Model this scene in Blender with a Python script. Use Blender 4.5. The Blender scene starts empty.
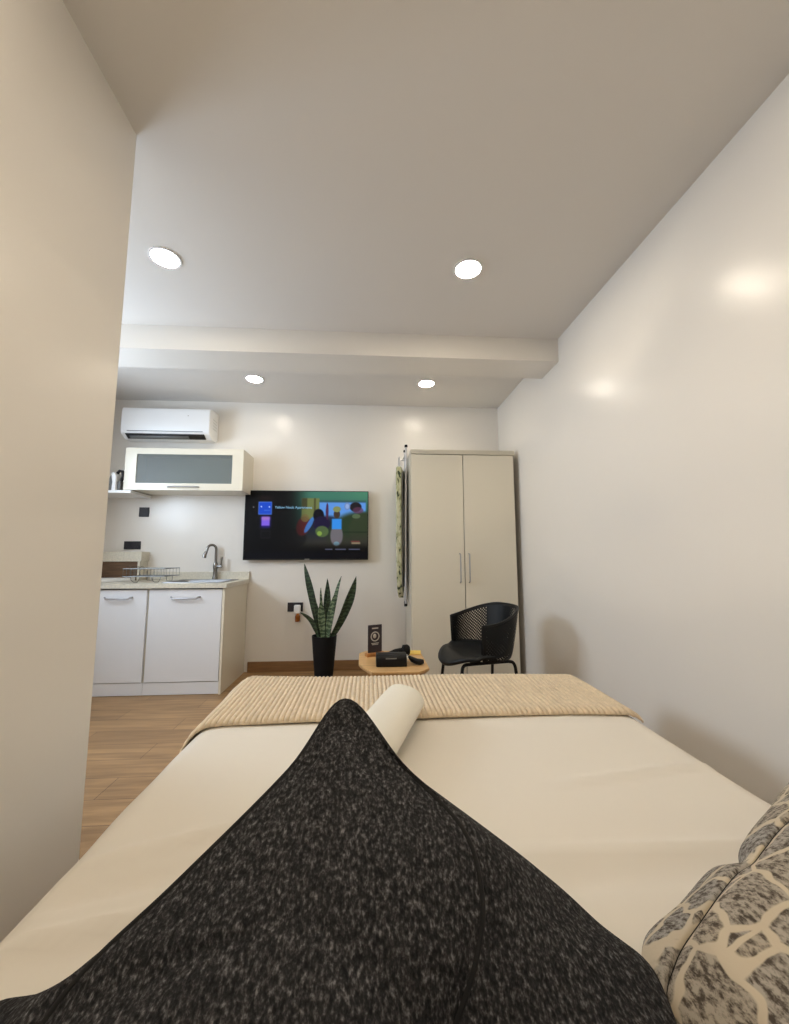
import bpy, bmesh, math, random
from mathutils import Vector, Matrix
random.seed(7)
PI = math.pi
scn = bpy.context.scene
COL = scn.collection

# ------------------------------------------------------------------ materials
def srgb(r, g, b):
    f = lambda c: (c/255/12.92) if c/255 <= .04045 else ((c/255+.055)/1.055)**2.4
    return (f(r), f(g), f(b), 1)

def mat(name, col, rough=.5, metal=0., spec=.5, noise=None, bump=None, coat=0., sheen=0.):
    """noise=(scale, amount, (stretch xyz)) varies the base colour; bump=(scale, strength, distance, stretch)"""
    m = bpy.data.materials.new(name); m.use_nodes = True
    nt = m.node_tree; b = nt.nodes['Principled BSDF']
    b.inputs['Base Color'].default_value = col
    b.inputs['Roughness'].default_value = rough
    b.inputs['Metallic'].default_value = metal
    b.inputs['Specular IOR Level'].default_value = spec
    b.inputs['Coat Weight'].default_value = coat
    if sheen:
        b.inputs['Sheen Weight'].default_value = sheen
    tc = nt.nodes.new('ShaderNodeTexCoord')
    def mapped(st):
        mp = nt.nodes.new('ShaderNodeMapping'); mp.inputs['Scale'].default_value = st
        nt.links.new(tc.outputs['Object'], mp.inputs['Vector']); return mp.outputs['Vector']
    if noise:
        n = nt.nodes.new('ShaderNodeTexNoise'); n.inputs['Scale'].default_value = noise[0]
        n.inputs['Detail'].default_value = 4
        nt.links.new(mapped(noise[2] if len(noise) > 2 else (1, 1, 1)), n.inputs['Vector'])
        r = nt.nodes.new('ShaderNodeValToRGB'); a = noise[1]
        r.color_ramp.elements[0].position = .3; r.color_ramp.elements[1].position = .7
        r.color_ramp.elements[0].color = [c*(1-a) for c in col[:3]]+[1]
        r.color_ramp.elements[1].color = [min(1, c*(1+a)) for c in col[:3]]+[1]
        nt.links.new(n.outputs['Fac'], r.inputs['Fac']); nt.links.new(r.outputs['Color'], b.inputs['Base Color'])
    if bump:
        n = nt.nodes.new('ShaderNodeTexNoise'); n.inputs['Scale'].default_value = bump[0]
        n.inputs['Detail'].default_value = 3
        nt.links.new(mapped(bump[3] if len(bump) > 3 else (1, 1, 1)), n.inputs['Vector'])
        bp = nt.nodes.new('ShaderNodeBump'); bp.inputs['Strength'].default_value = bump[1]; bp.inputs['Distance'].default_value = bump[2]
        nt.links.new(n.outputs['Fac'], bp.inputs['Height']); nt.links.new(bp.outputs['Normal'], b.inputs['Normal'])
    return m

def emit_mat(name, col, strength):
    m = bpy.data.materials.new(name); m.use_nodes = True; nt = m.node_tree
    nt.nodes.remove(nt.nodes['Principled BSDF'])
    e = nt.nodes.new('ShaderNodeEmission'); e.inputs['Color'].default_value = col; e.inputs['Strength'].default_value = strength
    nt.links.new(e.outputs[0], nt.nodes['Material Output'].inputs['Surface'])
    return m

WALLC = (.80, .765, .715, 1)
M = {}
M['wall'] = mat('wall_paint', WALLC, .26, spec=.45, bump=(2.2, .10, .02))
M['ceiling'] = mat('ceiling_paint', (.72, .69, .655, 1), .6, spec=.3)
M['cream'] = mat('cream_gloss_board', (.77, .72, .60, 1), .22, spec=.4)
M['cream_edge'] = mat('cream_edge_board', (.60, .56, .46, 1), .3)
M['white'] = mat('white_gloss_board', (.80, .82, .86, 1), .25)
M['white_plain'] = mat('white_plastic', (.85, .85, .85, 1), .35)
M['counter'] = mat('stone_worktop', (.66, .62, .52, 1), .3, noise=(60, .10))
M['brown_board'] = mat('brown_laminate', (.115, .062, .03, 1), .5, noise=(9, .25, (1, 1, 8)))
M['steel'] = mat('brushed_steel', (.27, .27, .275, 1), .42, metal=1, noise=(8, .1, (1, 30, 1)))
M['handle'] = mat('satin_handle', (.42, .42, .44, 1), .45, metal=.8)
M['dark_steel'] = mat('dark_steel', (.23, .22, .21, 1), .22, metal=1)
M['chrome'] = mat('chrome_wire', (.16, .16, .155, 1), .4, metal=1)
M['alu'] = mat('grey_metal_tube', (.55, .55, .57, 1), .35, metal=.8)
M['dull_metal'] = mat('grey_painted_metal', (.17, .175, .18, 1), .45)
M['black'] = mat('black_plastic', (.006, .006, .007, 1), .4, spec=.25)
M['black_matte'] = mat('black_matte', (.005, .005, .006, 1), .6, spec=.2)
M['chair_black'] = mat('black_chair_plastic', (.009, .010, .011, 1), .45, spec=.3)
M['socket'] = mat('charcoal_plate', (.024, .022, .027, 1), .45, spec=.3)
M['socket_dark'] = mat('charcoal_recess', (.012, .012, .014, 1), .5)
M['soil'] = mat('white_pebbles', (.6, .58, .54, 1), .7, noise=(60, .5), bump=(70, .8, .01))
M['table_wood'] = mat('pale_wood', srgb(206, 165, 112), .42, noise=(6, .13, (1, 14, 1)))
M['base_wood'] = mat('orange_wood', srgb(176, 120, 66), .5, noise=(10, .2, (8, 1, 1)))
M['skirt'] = mat('brown_skirting', srgb(140, 104, 68), .45, noise=(5, .15, (1, 1, 12)))
M['sheet'] = mat('cream_sheet', (.80, .745, .655, 1), .75, spec=.2, sheen=.1, bump=(3.5, .25, .02))
M['towel'] = mat('white_towel', (.84, .80, .70, 1), .9, spec=.1, bump=(170, .35, .004))
M['throw'] = mat('beige_plush', (.74, .60, .425, 1), .95, spec=.08, sheen=.25, noise=(45, .10), bump=(260, .4, .003))
M['bed_base'] = mat('bed_base_fabric', (.30, .27, .23, 1), .9)
M['note'] = mat('yellow_paper', srgb(232, 196, 96), .7)
M['amber'] = mat('amber_liquid', srgb(150, 84, 26), .2)
M['plaque'] = mat('plum_black_plaque', (.035, .026, .034, 1), .4)
M['plaque_print'] = mat('pale_print', (.55, .52, .48, 1), .5)
M['iron_grey'] = mat('grey_soleplate', (.10, .10, .09, 1), .4)
M['bowl'] = mat('dark_bowl', (.05, .05, .045, 1), .4)
M['cab_in'] = mat('grey_cabinet_inside', (.68, .69, .67, 1), .6)
M['piping'] = mat('dark_piping', (.006, .006, .007, 1), .9)

def floor_mat():
    m = bpy.data.materials.new('wood_planks'); m.use_nodes = True; nt = m.node_tree; b = nt.nodes['Principled BSDF']
    tc = nt.nodes.new('ShaderNodeTexCoord')
    br = nt.nodes.new('ShaderNodeTexBrick'); br.offset = .37; br.squash = 1
    br.inputs['Scale'].default_value = 1; br.inputs['Brick Width'].default_value = 1.22; br.inputs['Row Height'].default_value = .18
    br.inputs['Mortar Size'].default_value = .0016
    br.inputs['Color1'].default_value = srgb(178, 142, 98); br.inputs['Color2'].default_value = srgb(160, 126, 86)
    br.inputs['Mortar'].default_value = srgb(95, 68, 45)
    nt.links.new(tc.outputs['Object'], br.inputs['Vector'])
    mp = nt.nodes.new('ShaderNodeMapping'); mp.inputs['Scale'].default_value = (1.1, 13, 1)
    nt.links.new(tc.outputs['Object'], mp.inputs['Vector'])
    n = nt.nodes.new('ShaderNodeTexNoise'); n.inputs['Scale'].default_value = 2.2; n.inputs['Detail'].default_value = 7; n.inputs['Distortion'].default_value = .6
    nt.links.new(mp.outputs[0], n.inputs['Vector'])
    rp = nt.nodes.new('ShaderNodeValToRGB'); rp.color_ramp.elements[0].position = .3; rp.color_ramp.elements[1].position = .72
    rp.color_ramp.elements[0].color = (.62, .58, .54, 1); rp.color_ramp.elements[1].color = (1.12, 1.12, 1.12, 1)
    nt.links.new(n.outputs['Fac'], rp.inputs['Fac'])
    mx = nt.nodes.new('ShaderNodeMix'); mx.data_type = 'RGBA'; mx.blend_type = 'MULTIPLY'; mx.inputs[0].default_value = 1
    nt.links.new(br.outputs['Color'], mx.inputs[6]); nt.links.new(rp.outputs['Color'], mx.inputs[7])
    nt.links.new(mx.outputs[2], b.inputs['Base Color'])
    b.inputs['Roughness'].default_value = .38
    return m
M['floor'] = floor_mat()

def speckle_mat():
    m = bpy.data.materials.new('charcoal_bouclé'.replace('é', 'e')); m.use_nodes = True; nt = m.node_tree; b = nt.nodes['Principled BSDF']
    tc = nt.nodes.new('ShaderNodeTexCoord')
    mp = nt.nodes.new('ShaderNodeMapping'); mp.inputs['Scale'].default_value = (1.25, .85, .85)
    nt.links.new(tc.outputs['Object'], mp.inputs['Vector'])
    n = nt.nodes.new('ShaderNodeTexNoise'); n.inputs['Scale'].default_value = 200; n.inputs['Detail'].default_value = 3; n.inputs['Roughness'].default_value = .62
    nt.links.new(mp.outputs[0], n.inputs['Vector'])
    r = nt.nodes.new('ShaderNodeValToRGB'); e = r.color_ramp.elements
    e[0].position = .34; e[0].color = (.011, .0115, .0135, 1)
    e[1].position = .72; e[1].color = (.18, .178, .185, 1)
    x = e.new(.5); x.color = (.027, .027, .029, 1)
    x = e.new(.60); x.color = (.068, .067, .070, 1)
    nt.links.new(n.outputs['Fac'], r.inputs['Fac']); nt.links.new(r.outputs['Color'], b.inputs['Base Color'])
    b.inputs['Roughness'].default_value = .95; b.inputs['Specular IOR Level'].default_value = .1
    bp = nt.nodes.new('ShaderNodeBump'); bp.inputs['Strength'].default_value = .7; bp.inputs['Distance'].default_value = .004
    nt.links.new(n.outputs['Fac'], bp.inputs['Height']); nt.links.new(bp.outputs['Normal'], b.inputs['Normal'])
    return m
M['charcoal'] = speckle_mat()

def patch_mat():
    m = bpy.data.materials.new('printed_cushion_cloth'); m.use_nodes = True; nt = m.node_tree; b = nt.nodes['Principled BSDF']
    tc = nt.nodes.new('ShaderNodeTexCoord')
    w = nt.nodes.new('ShaderNodeTexNoise'); w.inputs['Scale'].default_value = 14; w.inputs['Detail'].default_value = 2
    nt.links.new(tc.outputs['Object'], w.inputs['Vector'])
    vm = nt.nodes.new('ShaderNodeMix'); vm.data_type = 'RGBA'; vm.blend_type = 'LINEAR_LIGHT'; vm.inputs[0].default_value = .035
    nt.links.new(tc.outputs['Object'], vm.inputs[6]); nt.links.new(w.outputs['Color'], vm.inputs[7])
    vo = nt.nodes.new('ShaderNodeTexVoronoi'); vo.feature = 'DISTANCE_TO_EDGE'; vo.inputs['Scale'].default_value = 13
    nt.links.new(vm.outputs[2], vo.inputs['Vector'])
    band = nt.nodes.new('ShaderNodeValToRGB'); band.color_ramp.elements[0].position = .045; band.color_ramp.elements[1].position = .07
    nt.links.new(vo.outputs['Distance'], band.inputs['Fac'])
    # cell tone: grey or brown
    vc = nt.nodes.new('ShaderNodeTexVoronoi'); vc.feature = 'F1'; vc.inputs['Scale'].default_value = 13
    nt.links.new(vm.outputs[2], vc.inputs['Vector'])
    cell = nt.nodes.new('ShaderNodeValToRGB'); cell.color_ramp.elements[0].color = (.33, .32, .31, 1); cell.color_ramp.elements[1].color = (.42, .36, .28, 1)
    nt.links.new(vc.outputs['Color'], cell.inputs['Fac'])
    mp = nt.nodes.new('ShaderNodeMapping'); mp.inputs['Scale'].default_value = (1.6, .7, 1); mp.inputs['Rotation'].default_value = (.3, .2, .6)
    nt.links.new(tc.outputs['Object'], mp.inputs['Vector'])
    n = nt.nodes.new('ShaderNodeTexNoise'); n.inputs['Scale'].default_value = 95; n.inputs['Detail'].default_value = 5; n.inputs['Roughness'].default_value = .7
    nt.links.new(mp.outputs[0], n.inputs['Vector'])
    sp = nt.nodes.new('ShaderNodeValToRGB'); sp.color_ramp.elements[0].position = .40; sp.color_ramp.elements[1].position = .56
    nt.links.new(n.outputs['Fac'], sp.inputs['Fac'])
    m1 = nt.nodes.new('ShaderNodeMix'); m1.data_type = 'RGBA'
    nt.links.new(sp.outputs['Color'], m1.inputs[0]); m1.inputs[6].default_value = (.075, .060, .048, 1); nt.links.new(cell.outputs['Color'], m1.inputs[7])
    m2 = nt.nodes.new('ShaderNodeMix'); m2.data_type = 'RGBA'
    nt.links.new(band.outputs['Color'], m2.inputs[0]); m2.inputs[6].default_value = (.55, .475, .365, 1); nt.links.new(m1.outputs[2], m2.inputs[7])
    nt.links.new(m2.outputs[2], b.inputs['Base Color'])
    b.inputs['Roughness'].default_value = .85; b.inputs['Specular IOR Level'].default_value = .15
    bp = nt.nodes.new('ShaderNodeBump'); bp.inputs['Strength'].default_value = .3; bp.inputs['Distance'].default_value = .003
    nt.links.new(n.outputs['Fac'], bp.inputs['Height']); nt.links.new(bp.outputs['Normal'], b.inputs['Normal'])
    return m
M['print'] = patch_mat()

def leaf_mat(name, dark, light):
    m = bpy.data.materials.new(name); m.use_nodes = True; nt = m.node_tree; b = nt.nodes['Principled BSDF']
    tc = nt.nodes.new('ShaderNodeTexCoord')
    wv = nt.nodes.new('ShaderNodeTexWave'); wv.bands_direction = 'Z'; wv.inputs['Scale'].default_value = 9; wv.inputs['Distortion'].default_value = 7; wv.inputs['Detail'].default_value = 3; wv.inputs['Detail Scale'].default_value = 3
    nt.links.new(tc.outputs['Object'], wv.inputs['Vector'])
    r = nt.nodes.new('ShaderNodeValToRGB'); r.color_ramp.elements[0].color = dark; r.color_ramp.elements[1].color = light
    r.color_ramp.elements[0].position = .35; r.color_ramp.elements[1].position = .95
    nt.links.new(wv.outputs['Fac'], r.inputs['Fac']); nt.links.new(r.outputs['Color'], b.inputs['Base Color'])
    b.inputs['Roughness'].default_value = .4
    return m
M['leaf_dark'] = leaf_mat('dark_snake_leaf', (.010, .022, .012, 1), (.04, .075, .035, 1))
M['leaf_mid'] = leaf_mat('striped_snake_leaf', (.035, .065, .032, 1), (.17, .23, .13, 1))

def perforated_mat():
    m = bpy.data.materials.new('perforated_black_plastic'); m.use_nodes = True; nt = m.node_tree; b = nt.nodes['Principled BSDF']
    b.inputs['Base Color'].default_value = (.009, .010, .011, 1); b.inputs['Roughness'].default_value = .5; b.inputs['Specular IOR Level'].default_value = .25
    uv = nt.nodes.new('ShaderNodeUVMap'); sx = nt.nodes.new('ShaderNodeSeparateXYZ'); nt.links.new(uv.outputs[0], sx.inputs[0])
    def mth(op, a, b_=None):
        n = nt.nodes.new('ShaderNodeMath'); n.operation = op
        for i, v in enumerate((a, b_)):
            if v is None: continue
            if isinstance(v, (int, float)): n.inputs[i].default_value = v
            else: nt.links.new(v, n.inputs[i])
        return n.outputs[0]
    f = 2*PI/.022
    a = mth('SINE', mth('MULTIPLY', sx.outputs['X'], f)); c = mth('SINE', mth('MULTIPLY', sx.outputs['Y'], f))
    hole = mth('GREATER_THAN', mth('MULTIPLY', a, c), 3.2e-1)
    top = mth('MULTIPLY', mth('LESS_THAN', sx.outputs['Y'], .0), 1)         # band without holes: v < 0
    hole = mth('MULTIPLY', hole, mth('SUBTRACT', 1, top))
    tr = nt.nodes.new('ShaderNodeBsdfTransparent'); mx = nt.nodes.new('ShaderNodeMixShader')
    nt.links.new(hole, mx.inputs[0]); nt.links.new(b.outputs[0], mx.inputs[1]); nt.links.new(tr.outputs[0], mx.inputs[2])
    nt.links.new(mx.outputs[0], nt.nodes['Material Output'].inputs['Surface'])
    return m
M['perforated'] = perforated_mat()

def cover_mat():
    m = bpy.data.materials.new('leafy_ironing_cover'); m.use_nodes = True; nt = m.node_tree; b = nt.nodes['Principled BSDF']
    tc = nt.nodes.new('ShaderNodeTexCoord')
    mp = nt.nodes.new('ShaderNodeMapping'); mp.inputs['Scale'].default_value = (1, .9, .55)
    nt.links.new(tc.outputs['Object'], mp.inputs['Vector'])
    n = nt.nodes.new('ShaderNodeTexNoise'); n.inputs['Scale'].default_value = 34; n.inputs['Detail'].default_value = 1.5
    nt.links.new(mp.outputs[0], n.inputs['Vector'])
    r = nt.nodes.new('ShaderNodeValToRGB'); e = r.color_ramp.elements; r.color_ramp.interpolation = 'EASE'
    e[0].position = .32; e[0].color = (.035, .05, .025, 1)
    e[1].position = .41; e[1].color = (.40, .40, .23, 1)
    x = e.new(.62); x.color = (.58, .57, .40, 1)
    nt.links.new(n.outputs['Fac'], r.inputs['Fac']); nt.links.new(r.outputs['Color'], b.inputs['Base Color'])
    b.inputs['Roughness'].default_value = .85
    return m
M['cover'] = cover_mat()

def frosted_mat():
    m = bpy.data.materials.new('frosted_glass'); m.use_nodes = True; nt = m.node_tree; b = nt.nodes['Principled BSDF']
    b.inputs['Base Color'].default_value = (.62, .66, .66, 1); b.inputs['Roughness'].default_value = .30
    tr = nt.nodes.new('ShaderNodeBsdfTransparent'); tr.inputs['Color'].default_value = (.62, .66, .65, 1)
    mx = nt.nodes.new('ShaderNodeMixShader'); mx.inputs[0].default_value = .80
    b.inputs['Base Color'].default_value = (.58, .61, .60, 1)
    nt.links.new(b.outputs[0], mx.inputs[1]); nt.links.new(tr.outputs[0], mx.inputs[2])
    nt.links.new(mx.outputs[0], nt.nodes['Material Output'].inputs['Surface'])
    return m
M['frosted'] = frosted_mat()

def clear_mat():
    m = bpy.data.materials.new('clear_pane'); m.use_nodes = True; nt = m.node_tree; b = nt.nodes['Principled BSDF']
    b.inputs['Base Color'].default_value = (.8, .85, .88, 1); b.inputs['Roughness'].default_value = .05
    tr = nt.nodes.new('ShaderNodeBsdfTransparent')
    mx = nt.nodes.new('ShaderNodeMixShader'); mx.inputs[0].default_value = .93
    nt.links.new(b.outputs[0], mx.inputs[1]); nt.links.new(tr.outputs[0], mx.inputs[2])
    nt.links.new(mx.outputs[0], nt.nodes['Material Output'].inputs['Surface'])
    return m
M['pane'] = clear_mat()

# ------------------------------------------------------------------ mesh helpers
class MB:
    def __init__(s): s.v = []; s.f = []; s.uv = None
    def add(s, vs, fs):
        o = len(s.v); s.v += [tuple(v) for v in vs]; s.f += [tuple(i+o for i in f) for f in fs]; return s
    def box(s, x0, x1, y0, y1, z0, z1, rot=0, piv=None):
        vs = [Vector((x, y, z)) for z in (z0, z1) for y in (y0, y1) for x in (x0, x1)]
        if rot:
            p = Vector(piv or ((x0+x1)/2, (y0+y1)/2, 0)); R = Matrix.Rotation(rot, 3, 'Z')
            vs = [R @ (v-p)+p for v in vs]
        return s.add(vs, [(0, 2, 3, 1), (4, 5, 7, 6), (0, 1, 5, 4), (2, 6, 7, 3), (0, 4, 6, 2), (1, 3, 7, 5)])
    def prism(s, poly, z0, z1, s0=1., s1=1.):
        n = len(poly); c = (sum(p[0] for p in poly)/n, sum(p[1] for p in poly)/n)
        sc = lambda p, k: (c[0]+(p[0]-c[0])*k, c[1]+(p[1]-c[1])*k)
        vs = [(*sc(p, s0), z0) for p in poly]+[(*sc(p, s1), z1) for p in poly]
        return s.add(vs, [tuple(range(n-1, -1, -1)), tuple(range(n, 2*n))]+[(i, (i+1) % n, n+(i+1) % n, n+i) for i in range(n)])
    def lathe(s, prof, c, n=32, axis='Z', a0=0):
        """prof: (r, h) from bottom to top; r=0 closes"""
        vs = []; rings = []
        for r, h in prof:
            ring = []
            for k in range(1 if r == 0 else n):
                a = 2*PI*k/n+a0; p = (r*math.cos(a), r*math.sin(a), h)
                if axis == 'X': p = (p[2], p[0], p[1])
                if axis == 'Y': p = (p[0], p[2], -p[1])
                ring.append(len(vs)); vs.append((c[0]+p[0], c[1]+p[1], c[2]+p[2]))
            rings.append(ring)
        fs = []
        for A, B in zip(rings, rings[1:]):
            for k in range(n):
                a, b = A[k % len(A)], A[(k+1) % len(A)]; d, e = B[k % len(B)], B[(k+1) % len(B)]
                f = []
                for i in (a, b, e, d):
                    if i not in f: f.append(i)
                if len(f) > 2: fs.append(tuple(f))
        if len(rings[0]) > 1: fs.append(tuple(reversed(rings[0])))
        if len(rings[-1]) > 1: fs.append(tuple(rings[-1]))
        return s.add(vs, fs)
    def cyl(s, p0, p1, r, n=16, r1=None):
        return s.tube([p0, p1], [r, r if r1 is None else r1], n)
    def tube(s, pts, r, n=10, closed=False):
        pts = [Vector(p) for p in pts]; N = len(pts)
        rs = r if isinstance(r, (list, tuple)) else [r]*N
        t = []
        for i in range(N):
            a = pts[(i-1) % N] if (closed or i > 0) else pts[i]; b = pts[(i+1) % N] if (closed or i < N-1) else pts[i]
            t.append((b-a).normalized())
        up = Vector((0, 0, 1)) if abs(t[0].z) < .9 else Vector((1, 0, 0))
        u = t[0].cross(up).normalized(); vs = []
        for i in range(N):
            u = (u-t[i]*u.dot(t[i])).normalized(); w = t[i].cross(u)
            for k in range(n):
                a = 2*PI*k/n; vs.append(pts[i]+(u*math.cos(a)+w*math.sin(a))*rs[i])
        fs = []
        for i in range(N if closed else N-1):
            j = (i+1) % N
            for k in range(n):
                fs.append((i*n+k, i*n+(k+1) % n, j*n+(k+1) % n, j*n+k))
        if not closed:
            fs.append(tuple(range(n-1, -1, -1))); fs.append(tuple((N-1)*n+k for k in range(n)))
        return s.add(vs, fs)
    def grid(s, P, close_u=False):
        nu = len(P); nv = len(P[0]); vs = [p for row in P for p in row]
        fs = []
        for i in range(nu if close_u else nu-1):
            for j in range(nv-1):
                a = (i+1) % nu
                fs.append((i*nv+j, a*nv+j, a*nv+j+1, i*nv+j+1))
        return s.add(vs, fs)
    def build(s, name, m, parent=None, bevel=0, angle=35, subsurf=0, solid=0, flat=False, seg=2):
        me = bpy.data.meshes.new(name); me.from_pydata([tuple(v) for v in s.v], [], s.f)
        if not s.f == []:
            bm = bmesh.new(); bm.from_mesh(me); bmesh.ops.recalc_face_normals(bm, faces=bm.faces); bm.to_mesh(me); bm.free()
        me.materials.append(m)
        if not flat:
            me.shade_smooth() if hasattr(me, 'shade_smooth') else None
            me.set_sharp_from_angle(angle=math.radians(angle))
        o = bpy.data.objects.new(name, me); COL.objects.link(o)
        if parent: o.parent = parent; o.matrix_parent_inverse = Matrix.Translation(-parent.location) if parent.type == 'EMPTY' else Matrix.Identity(4)
        if solid:
            d = o.modifiers.new('solid', 'SOLIDIFY'); d.thickness = solid; d.offset = 0
        if bevel:
            d = o.modifiers.new('bevel', 'BEVEL'); d.width = bevel; d.segments = seg; d.limit_method = 'ANGLE'; d.angle_limit = math.radians(30); d.harden_normals = False
        if subsurf:
            d = o.modifiers.new('sub', 'SUBSURF'); d.levels = subsurf; d.render_levels = subsurf
        return o

def tag(o, label, cat, group=None, kind=None):
    o['label'] = label; o['category'] = cat
    if group: o['group'] = group
    if kind: o['kind'] = kind
    return o
def thing(name, loc, label, cat, group=None):
    o = bpy.data.objects.new(name, None); COL.objects.link(o); o.location = loc; o.empty_display_size = .05
    return tag(o, label, cat, group)
def struct(name, mb, m, parent=None, **k):
    o = mb.build(name, m, parent, **k)
    if parent is None: o['kind'] = 'structure'
    return o
def catmull(pts, n, closed=False):
    P = [Vector(p) for p in pts]; N = len(P); out = []
    segs = N if closed else N-1
    for i in range(segs):
        g = (lambda k: P[k % N]) if closed else (lambda k: P[max(0, min(N-1, k))])
        p0, p1, p2, p3 = g(i-1), g(i), g(i+1), g(i+2)
        for k in range(n):
            t = k/n
            out.append(.5*((2*p1)+(p2-p0)*t+(2*p0-5*p1+4*p2-p3)*t*t+(3*p1-p0-3*p2+p3)*t**3))
    if not closed: out.append(P[-1])
    return out
def sstep(a, b, x):
    t = max(0, min(1, (x-a)/(b-a))); return t*t*(3-2*t)

# ------------------------------------------------------------------ room shell
XL, XR, XK = -.863, 1.345, -2.56
YF, YE, YB = -.30, 1.354, 3.939
H = 2.626
struct('floor', MB().box(XK-.1, XR+.1, YF-.1, YB+.1, -.1, 0), M['floor'])
struct('ceiling', MB().box(XK-.1, XR+.1, YF-.1, YB+.1, H, H+.1), M['ceiling'])
struct('wall_right', MB().box(XR, XR+.1, YF-.1, YB+.1, 0, H), M['wall'])
struct('wall_back', MB().box(XK-.1, XR, YB, YB+.1, 0, H), M['wall'])
struct('wall_front', MB().box(XK-.1, XR, YF-.1, YF, 0, H), M['wall'])
struct('wall_left', MB().box(XL-.1, XL, YF, YE, 0, H), M['wall'])
struct('wall_partition', MB().box(XK, XL-.1, YE-.1, YE, 0, H), M['wall'])
WY0, WY1, WZ0, WZ1 = 1.75, 2.95, 1.40, 2.25
k = MB()
k.box(XK-.1, XK, YF, WY0, 0, H); k.box(XK-.1, XK, WY1, YB, 0, H); k.box(XK-.1, XK, WY0, WY1, 0, WZ0); k.box(XK-.1, XK, WY0, WY1, WZ1, H)
struct('wall_kitchen', k, M['wall'])
w = MB()
for a in ((WY0, WY0+.05, WZ0, WZ1), (WY1-.05, WY1, WZ0, WZ1), (WY0+.05, WY1-.05, WZ0, WZ0+.05), (WY0+.05, WY1-.05, WZ1-.05, WZ1)):
    w.box(XK-.08, XK-.02, *a)
win = struct('window_1', w, M['white_plain'], bevel=.004)
MB().box(XK-.055, XK-.049, WY0+.05, WY1-.05, WZ0+.05, WZ1-.05).build('pane', M['pane'], win)
struct('trim_1', MB().box(XK, XR, 2.599, 2.876, 2.458, H), M['wall'])           # beam under the ceiling
struct('baseboard_back', MB().box(-1.13, .345, YB-.016, YB, 0, .094), M['skirt'], bevel=.003)
struct('baseboard_right', MB().box(XR-.016, XR, YF, 3.36, 0, .07), M['wall'], bevel=.003)

# ------------------------------------------------------------------ downlights
LIGHT = emit_mat('lamp_glow', (1, .88, .70, 1), 330)
LIGHT_BACK = emit_mat('dim_lamp_glow', (1, .90, .74, 1), 200)
def downlight(x, y, label, r=.066, glow=None):
    t = thing('downlight', (x, y, H), label, 'ceiling light', 'recessed ceiling lights')
    MB().lathe([(r, -.001), (r+.011, -.001), (r+.011, -.006), (r, -.006), (r, -.001)], (x, y, H), 40).build('trim_ring', M['white_plain'], t)
    MB().lathe([(0, -.004), (r, -.004)], (x, y, H), 40).build('diffuser', glow or LIGHT, t)
downlight(.529, 1.95, 'round white downlight nearest the right wall, in front of the ceiling beam')
downlight(-1.065, 1.97, 'round white downlight beside the left wall edge, in front of the ceiling beam')
downlight(.511, 3.383, 'small round downlight behind the beam, above the wardrobe', glow=LIGHT_BACK)
downlight(-1.005, 3.383, 'small round downlight behind the beam, beside the air conditioner', glow=LIGHT_BACK)
WARM = emit_mat('added_lamp_glow', (1, .86, .67, 1), 420)  # for two unseen lamps over the bed head, added to warm the near end
downlight(.52, .52, 'unseen downlight added over the head of the bed, nearer the right wall', glow=WARM)
downlight(-.35, .10, 'unseen downlight added over the head of the bed, nearer the left wall', glow=WARM)

# daylight through the kitchen window
L = bpy.data.lights.new('window_daylight', 'AREA'); L.shape = 'RECTANGLE'; L.size = .82; L.size_y = 1.15; L.energy = 55; L.color = (.72, .85, 1)
lo = bpy.data.objects.new('window_daylight', L); COL.objects.link(lo); lo.location = (XK-.14, (WY0+WY1)/2, (WZ0+WZ1)/2)
lo.rotation_euler = (0, math.radians(-90), 0)
W = bpy.data.worlds.new('World'); scn.world = W; W.use_nodes = True
W.node_tree.nodes['Background'].inputs[0].default_value = (.6, .75, 1, 1); W.node_tree.nodes['Background'].inputs[1].default_value = .8

# ------------------------------------------------------------------ bed
BX0, BX1, BY0, BY1, BT = -.585, .975, -.2, 1.92, .515
bed = thing('bed', (.2, .9, 0), 'double bed made up with a smooth cream fitted sheet, in front of the camera', 'bed')
def super_round(x, lo, hi, r):
    """edge drop of a soft rounded slab: 0 inside, 1 at the edge"""
    d = min(x-lo, hi-x); return 0 if d >= r else 1-math.sqrt(max(0, 1-((r-d)/r)**2))
def sheet_z(x, y):
    z = 0
    def crease(x0, y0, x1, y1, wdt, h):
        dx, dy = x1-x0, y1-y0; l = math.hypot(dx, dy); u = ((x-x0)*dx+(y-y0)*dy)/l/l; d = ((x-x0)*-dy+(y-y0)*dx)/l
        if u < -.1 or u > 1.1: return 0
        return h*math.exp(-(d/wdt)**2)*sstep(-.1, .25, u)*(1-sstep(.75, 1.1, u))
    z += crease(.45, 1.02, .95, 1.10, .010, .010)+crease(.2, .80, .85, .80, .014, .009)+crease(.25, .73, .7, .74, .03, -.008)
    z += crease(-.60, .80, -.22, .93, .018, .016)+crease(-.60, .74, -.25, .82, .018, -.014)+crease(-.6, .66, -.2, .74, .018, .018)
    z *= sstep(BX0+.01, BX0+.10, x)
    z += .004*math.sin(3.1*x+1.3*y)*math.sin(2.3*y+.4)
    return z
m = MB(); NU, NV = 110, 150; RR = .075
def slab(fx, fy):
    x = BX0+(BX1-BX0)*fx; y = BY0+(BY1-BY0)*fy
    return x, y
rows = []
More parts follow.
